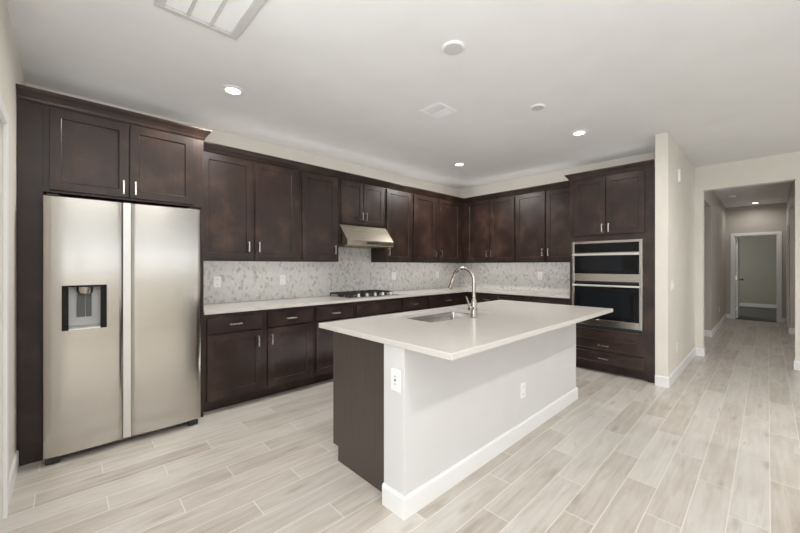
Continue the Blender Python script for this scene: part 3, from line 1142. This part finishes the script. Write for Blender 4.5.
# undermount sink
t = thing('sink', 'stainless undermount sink set in the island worktop', 'sink', (-3.125, -2.185, 0.66))
mb = MB()
lps = [rrect(SX0 - 0.02, SX1 + 0.02, SY0 - 0.02, SY1 + 0.02, CT0 - 0.004, 0.035),
       rrect(SX0 - 0.02, SX1 + 0.02, SY0 - 0.02, SY1 + 0.02, CT0 - 0.001, 0.035),
       rrect(SX0 - 0.004, SX1 + 0.004, SY0 - 0.004, SY1 + 0.004, CT0 - 0.001, 0.03),
       rrect(SX0 - 0.003, SX1 + 0.003, SY0 - 0.003, SY1 + 0.003, CT0 - 0.006, 0.03),
       rrect(SX0 + 0.003, SX1 - 0.003, SY0 + 0.003, SY1 - 0.003, 0.685, 0.035),
       rrect(SX0 + 0.015, SX1 - 0.015, SY0 + 0.015, SY1 - 0.015, 0.668, 0.04),
       rrect(SX0 + 0.30, SX1 - 0.30, SY0 + 0.15, SY1 - 0.15, 0.664, 0.03)]
mb.loft(lps, cap0=False, cap1=True)
mb.build('basin', 'sink_steel', t, True)
MB().lathe((-3.125, -2.185, 0.6645), [(0.045, 0.0), (0.045, 0.003), (0.030, 0.004), (0.028, 0.001)], 22).build('drain', 'brushed_nickel', t, True)

# faucet
t = thing('faucet', 'brushed nickel gooseneck pull-down faucet behind the island sink', 'faucet', (-3.10, -2.455, CT1))
fx, fyy = -3.10, -2.455
mb = MB()
mb.lathe((fx, fyy, CT1 + 0.0005), [(0.028, 0), (0.028, 0.006), (0.024, 0.010), (0.0235, 0.10), (0.020, 0.125), (0.0135, 0.155)], 24)
mb.build('faucet_body', 'brushed_nickel', t, True)
pts = [(fx, fyy, CT1 + 0.155)]
for k in range(4):
    pts.append((fx, fyy, CT1 + 0.155 + 0.125 * (k + 1) / 4))
rc = 0.098
for k in range(1, 13):
    a = math.pi * k / 12 * 0.92
    pts.append((fx, fyy + rc - rc * math.cos(a), CT1 + 0.28 + rc * math.sin(a)))
mb = MB()
mb.tube(pts, 0.0135, 16)
mb.build('gooseneck', 'brushed_nickel', t, True)
p = Vector(pts[-1])
dr_ = (p - Vector(pts[-2])).normalized()
mb = MB()
mb.tube([tuple(p + dr_ * q) for q in (0.001, 0.02, 0.07, 0.095, 0.10)], [0.0145, 0.016, 0.0175, 0.0185, 0.015], 16)
mb.build('spray_head', 'brushed_nickel', t, True)
mb = MB()
mb.tube([(fx - 0.020, fyy, CT1 + 0.075), (fx - 0.055, fyy, CT1 + 0.075), (fx - 0.06, fyy, CT1 + 0.075)], [0.0165, 0.0165, 0.012], 16)
mb.tube([(fx - 0.045, fyy + 0.004, CT1 + 0.085), (fx - 0.06, fyy + 0.010, CT1 + 0.12), (fx - 0.075, fyy + 0.016, CT1 + 0.165)], [0.0075, 0.0065, 0.006], 12)
mb.build('lever', 'brushed_nickel', t, True)

# ------------------------------------------------------------------ outlets and switches
def outlet(fr, s, z, d, label, group=None, w=0.072, h=0.116, decora=False):
    t = thing('outlet', label, 'outlet', fr(s, d, z), group)
    mb = MB(fr)
    mb.box(s - w / 2, s + w / 2, d + 0.0005, d + 0.006, z - h / 2, z + h / 2, 0.002)
    mb.build('cover_plate', 'plate_white', t)
    if decora:
        r = MB(fr).box(s - 0.017, s + 0.017, d + 0.0062, d + 0.0085, z - 0.034, z + 0.034, 0.001).build('receptacle', 'plate_white', t)
        mb = MB(fr)
        for q in (-0.02, 0.02):
            mb.box(s - 0.007, s - 0.0045, d + 0.0086, d + 0.0090, z + q - 0.005, z + q + 0.005)
            mb.box(s + 0.0045, s + 0.007, d + 0.0086, d + 0.0090, z + q - 0.005, z + q + 0.005)
        mb.box(s - 0.008, s + 0.008, d + 0.0086, d + 0.0096, z - 0.005, z - 0.001)
        mb.box(s - 0.008, s + 0.008, d + 0.0086, d + 0.0096, z + 0.002, z + 0.006)
        mb.build('slots', 'slot_black', r)
        return t
    for q in (-0.028, 0.028):
        mb = MB(fr)
        lp = lambda dd, k: [(s + k * 0.017 * math.cos(a) , dd, z + q + k * 0.0145 * max(-0.8, min(0.8, math.sin(a)))) for a in [2 * math.pi * i / 20 for i in range(20)]]
        mb.loft([lp(d + 0.0061, 1), lp(d + 0.0080, 1)])
        r = mb.build('receptacle', 'plate_white', t)
        mb = MB(fr)
        mb.box(s - 0.0075, s - 0.005, d + 0.0081, d + 0.0085, z + q - 0.003, z + q + 0.005)
        mb.box(s + 0.005, s + 0.0075, d + 0.0081, d + 0.0085, z + q - 0.003, z + q + 0.005)
        mb.box(s - 0.002, s + 0.002, d + 0.0081, d + 0.0085, z + q - 0.009, z + q - 0.005)
        mb.build('slots', 'slot_black', r)
    return t


G = 'outlets on the backsplash'
o1_ = outlet(FA, -4.209, 1.14, 0.010, 'white outlet on the backsplash nearest the refrigerator', G)
dup(o1_, (-3.493, -0.010, 1.14), 'white outlet on the backsplash midway between the refrigerator and the cooktop', G)
dup(o1_, (-1.687, -0.010, 1.15), 'white outlet on the backsplash just right of the cooktop', G)
dup(o1_, (-0.652, -0.010, 1.15), 'white outlet on the cooktop wall backsplash nearest the corner', G)
outlet(FB, 1.556, 1.15, 0.010, 'white outlet on the backsplash of the oven wall', G)


def FIe(s, d, z):     # island end, facing the refrigerator side
    return (IX0 - d, s, z)


def FIs(s, d, z):     # long side of the island
    return (s, -2.70 - d, z)


outlet(FIe, -2.640, 0.705, 0.0, 'white outlet with dark buttons on the end of the island under the worktop', None, decora=True)
outlet(FIs, -2.81, 0.355, 0.0, 'white outlet low on the long white side of the island')


def FP(s, d, z):      # hall side of the partition
    return (s, -3.26 - d, z)


outlet(FP, -0.145, 0.345, 0.0, 'white outlet low on the partition wall beside the hall')
t = thing('light_switch', 'white double light switch at mid height on the partition wall', 'switch', FP(-0.43, 0, 1.10))
MB(FP).box(-0.49, -0.372, 0.0005, 0.006, 1.042, 1.158, 0.002).build('cover_plate', 'plate_white', t)
for s in (-0.458, -0.404):
    mb = MB(FP)
    mb.loft([[(s - 0.016, 0.0062, z), (s + 0.016, 0.0062, z), (s + 0.016, 0.0062 + h, z), (s - 0.016, 0.0062 + h, z)] for z, h in ((1.067, 0.008), (1.10, 0.003), (1.133, 0.002))])
    mb.build('rocker', 'plate_white', t)
t = thing('wall_sensor', 'small tall white sensor box high on the partition wall', 'sensor', FP(-0.065, 0, 2.385))
MB(FP).box(-0.082, -0.048, 0.0005, 0.022, 2.31, 2.46, 0.004).build('sensor_housing', 'plate_white', t)
MB(FP).box(-0.077, -0.053, 0.0222, 0.0245, 2.33, 2.37, 0.001).build('sensor_lens', 'vent_white', t)
t = outlet(lambda s, d, z: (s, -3.28 - d, z), 4.80, 0.36, 0.0, 'white outlet low on the left wall inside the hall')

# ------------------------------------------------------------------ ceiling things
def downlight(x, y, label, watts):
    t = thing('downlight', label, 'ceiling light', (x, y, H), 'recessed downlights')
    mb = MB()
    mb.lathe((x, y, H - 0.0005), [(0.055, 0.0), (0.088, 0.0), (0.088, -0.003), (0.080, -0.009), (0.060, -0.012), (0.055, -0.006)], 32, cap0=False, cap1=False)
    mb.build('trim_ring', 'ceiling_paint', t, True)
    mb = MB()
    mb.lathe((x, y, H - 0.0008), [(0.0545, 0.0), (0.0545, -0.004), (0.03, -0.0055)], 28)
    mb.build('lens', 'lamp_lens', t)
    l = bpy.data.lights.new('downlight_bulb', 'SPOT')
    l.energy = watts
    l.spot_size = math.radians(176)
    l.spot_blend = 0.7
    l.shadow_soft_size = 0.06
    l.color = (1.0, 0.965, 0.91)
    o = bpy.data.objects.new('downlight_bulb', l)
    COL.objects.link(o)
    o.parent = t
    o.location = (0, 0, -0.02)
    return t


downlight(-4.371, -0.998, 'lit recessed downlight in front of the refrigerator', 60)
downlight(-1.355, -2.60, 'lit recessed downlight in front of the wall oven', 9)
downlight(-1.346, -1.006, 'lit recessed downlight near the kitchen corner', 80)
downlight(-4.4, -4.6, 'lit recessed downlight over the great room nearest the left wall', 60)
downlight(-1.4, -4.6, 'lit recessed downlight over the great room beyond the island', 76)
downlight(6.0, -3.80, 'lit recessed downlight on the hall ceiling', 13)


def disc(x, y, r, h, label, cat, name):
    t = thing(name, label, cat, (x, y, H))
    MB().lathe((x, y, H - 0.0005), [(r, 0), (r, -h * 0.4), (r * 0.94, -h * 0.75), (r * 0.86, -h)], 36).build('housing', 'plate_white', t, True)
    MB().lathe((x, y, H - h - 0.0007), [(r * 0.80, 0), (r * 0.78, -0.002), (r * 0.3, -0.003)], 32).build('cover', 'vent_frame_grey', t, True)
    return t


disc(-3.512, -2.577, 0.075, 0.010, 'larger round white ceiling disc above the island', 'detector', 'smoke_detector')
disc(-2.272, -2.567, 0.066, 0.010, 'smaller round ceiling disc nearer the wall oven', 'detector', 'smoke_detector')
disc(4.571, -3.49, 0.065, 0.035, 'small round smoke detector on the hall ceiling', 'detector', 'smoke_detector')

# return air grille
t = thing('return_air_grille', 'large white ceiling return grille with three long bright sections', 'vent', (-4.79, -2.0, H))
gx0, gx1, gy0, gy1 = -5.005, -4.575, -2.30, -1.688
zf = H - 0.0005
mb = MB()
mb.box(gx0, gx1, gy1 - 0.035, gy1, zf - 0.012, zf, 0.003)
mb.box(gx0, gx1, gy0, gy0 + 0.035, zf - 0.012, zf, 0.003)
mb.box(gx0, gx0 + 0.045, gy0 + 0.0355, gy1 - 0.0355, zf - 0.012, zf, 0.003)
mb.box(gx1 - 0.045, gx1, gy0 + 0.0355, gy1 - 0.0355, zf - 0.012, zf, 0.003)
mb.build('grille_frame', 'vent_frame_grey', t)
mb = MB()
for xx in (-4.849, -4.731):
    mb.box(xx - 0.008, xx + 0.008, gy0 + 0.0355, gy1 - 0.0355, zf - 0.010, zf)
mb.build('divider_bar', 'vent_frame_grey', t)
for a, c in ((gx0 + 0.0455, -4.8575), (-4.8405, -4.7395), (-4.7225, gx1 - 0.0455)):
    mb = MB()
    y = gy0 + 0.036
    while y < gy1 - 0.045:
        mb.loft([[(x, y, zf - 0.0050), (x, y + 0.0127, zf - 0.0040), (x, y + 0.0125, zf - 0.001), (x, y, zf - 0.001)] for x in (a, c)])
        y += 0.013
    mb.build('louver_panel', 'vent_white', t)

# square supply register
t = thing('supply_register', 'small square white air register on the ceiling over the island', 'vent', (-2.868, -1.905, H))
rx0, rx1, ry0, ry1 = -2.998, -2.738, -2.022, -1.788
mb = MB()
mb.box(rx0, rx1, ry1 - 0.028, ry1, zf - 0.008, zf, 0.002)
mb.box(rx0, rx1, ry0, ry0 + 0.028, zf - 0.008, zf, 0.002)
mb.box(rx0, rx0 + 0.028, ry0 + 0.0285, ry1 - 0.0285, zf - 0.008, zf, 0.002)
mb.box(rx1 - 0.028, rx1, ry0 + 0.0285, ry1 - 0.0285, zf - 0.008, zf, 0.002)
mb.build('register_frame', 'vent_white', t)
MB().box(rx0 + 0.0285, rx1 - 0.0285, ry0 + 0.0285, ry1 - 0.0285, zf - 0.002, zf).build('register_shade', 'black_plastic', t)  # black sheet painting the shade of the duct between the louvers
mb = MB()
xm, ym = (rx0 + rx1) / 2, (ry0 + ry1) / 2
k = 0
x = rx0 + 0.032
while x < xm - 0.012:
    mb.loft([[(x, yy, zf - 0.0025), (x + 0.002, yy, zf - 0.0025), (x + 0.004, yy, zf - 0.009), (x + 0.002, yy, zf - 0.009)] for yy in (ry0 + 0.029, ry1 - 0.029)])
    x += 0.014
y = ry0 + 0.032
while y < ry1 - 0.04:
    mb.loft([[(xx, y, zf - 0.0025), (xx, y + 0.003, zf - 0.0025), (xx, y + 0.010, zf - 0.009), (xx, y + 0.007, zf - 0.009)] for xx in (xm, rx1 - 0.029)])
    y += 0.014
mb.build('louvers', 'vent_white', t)
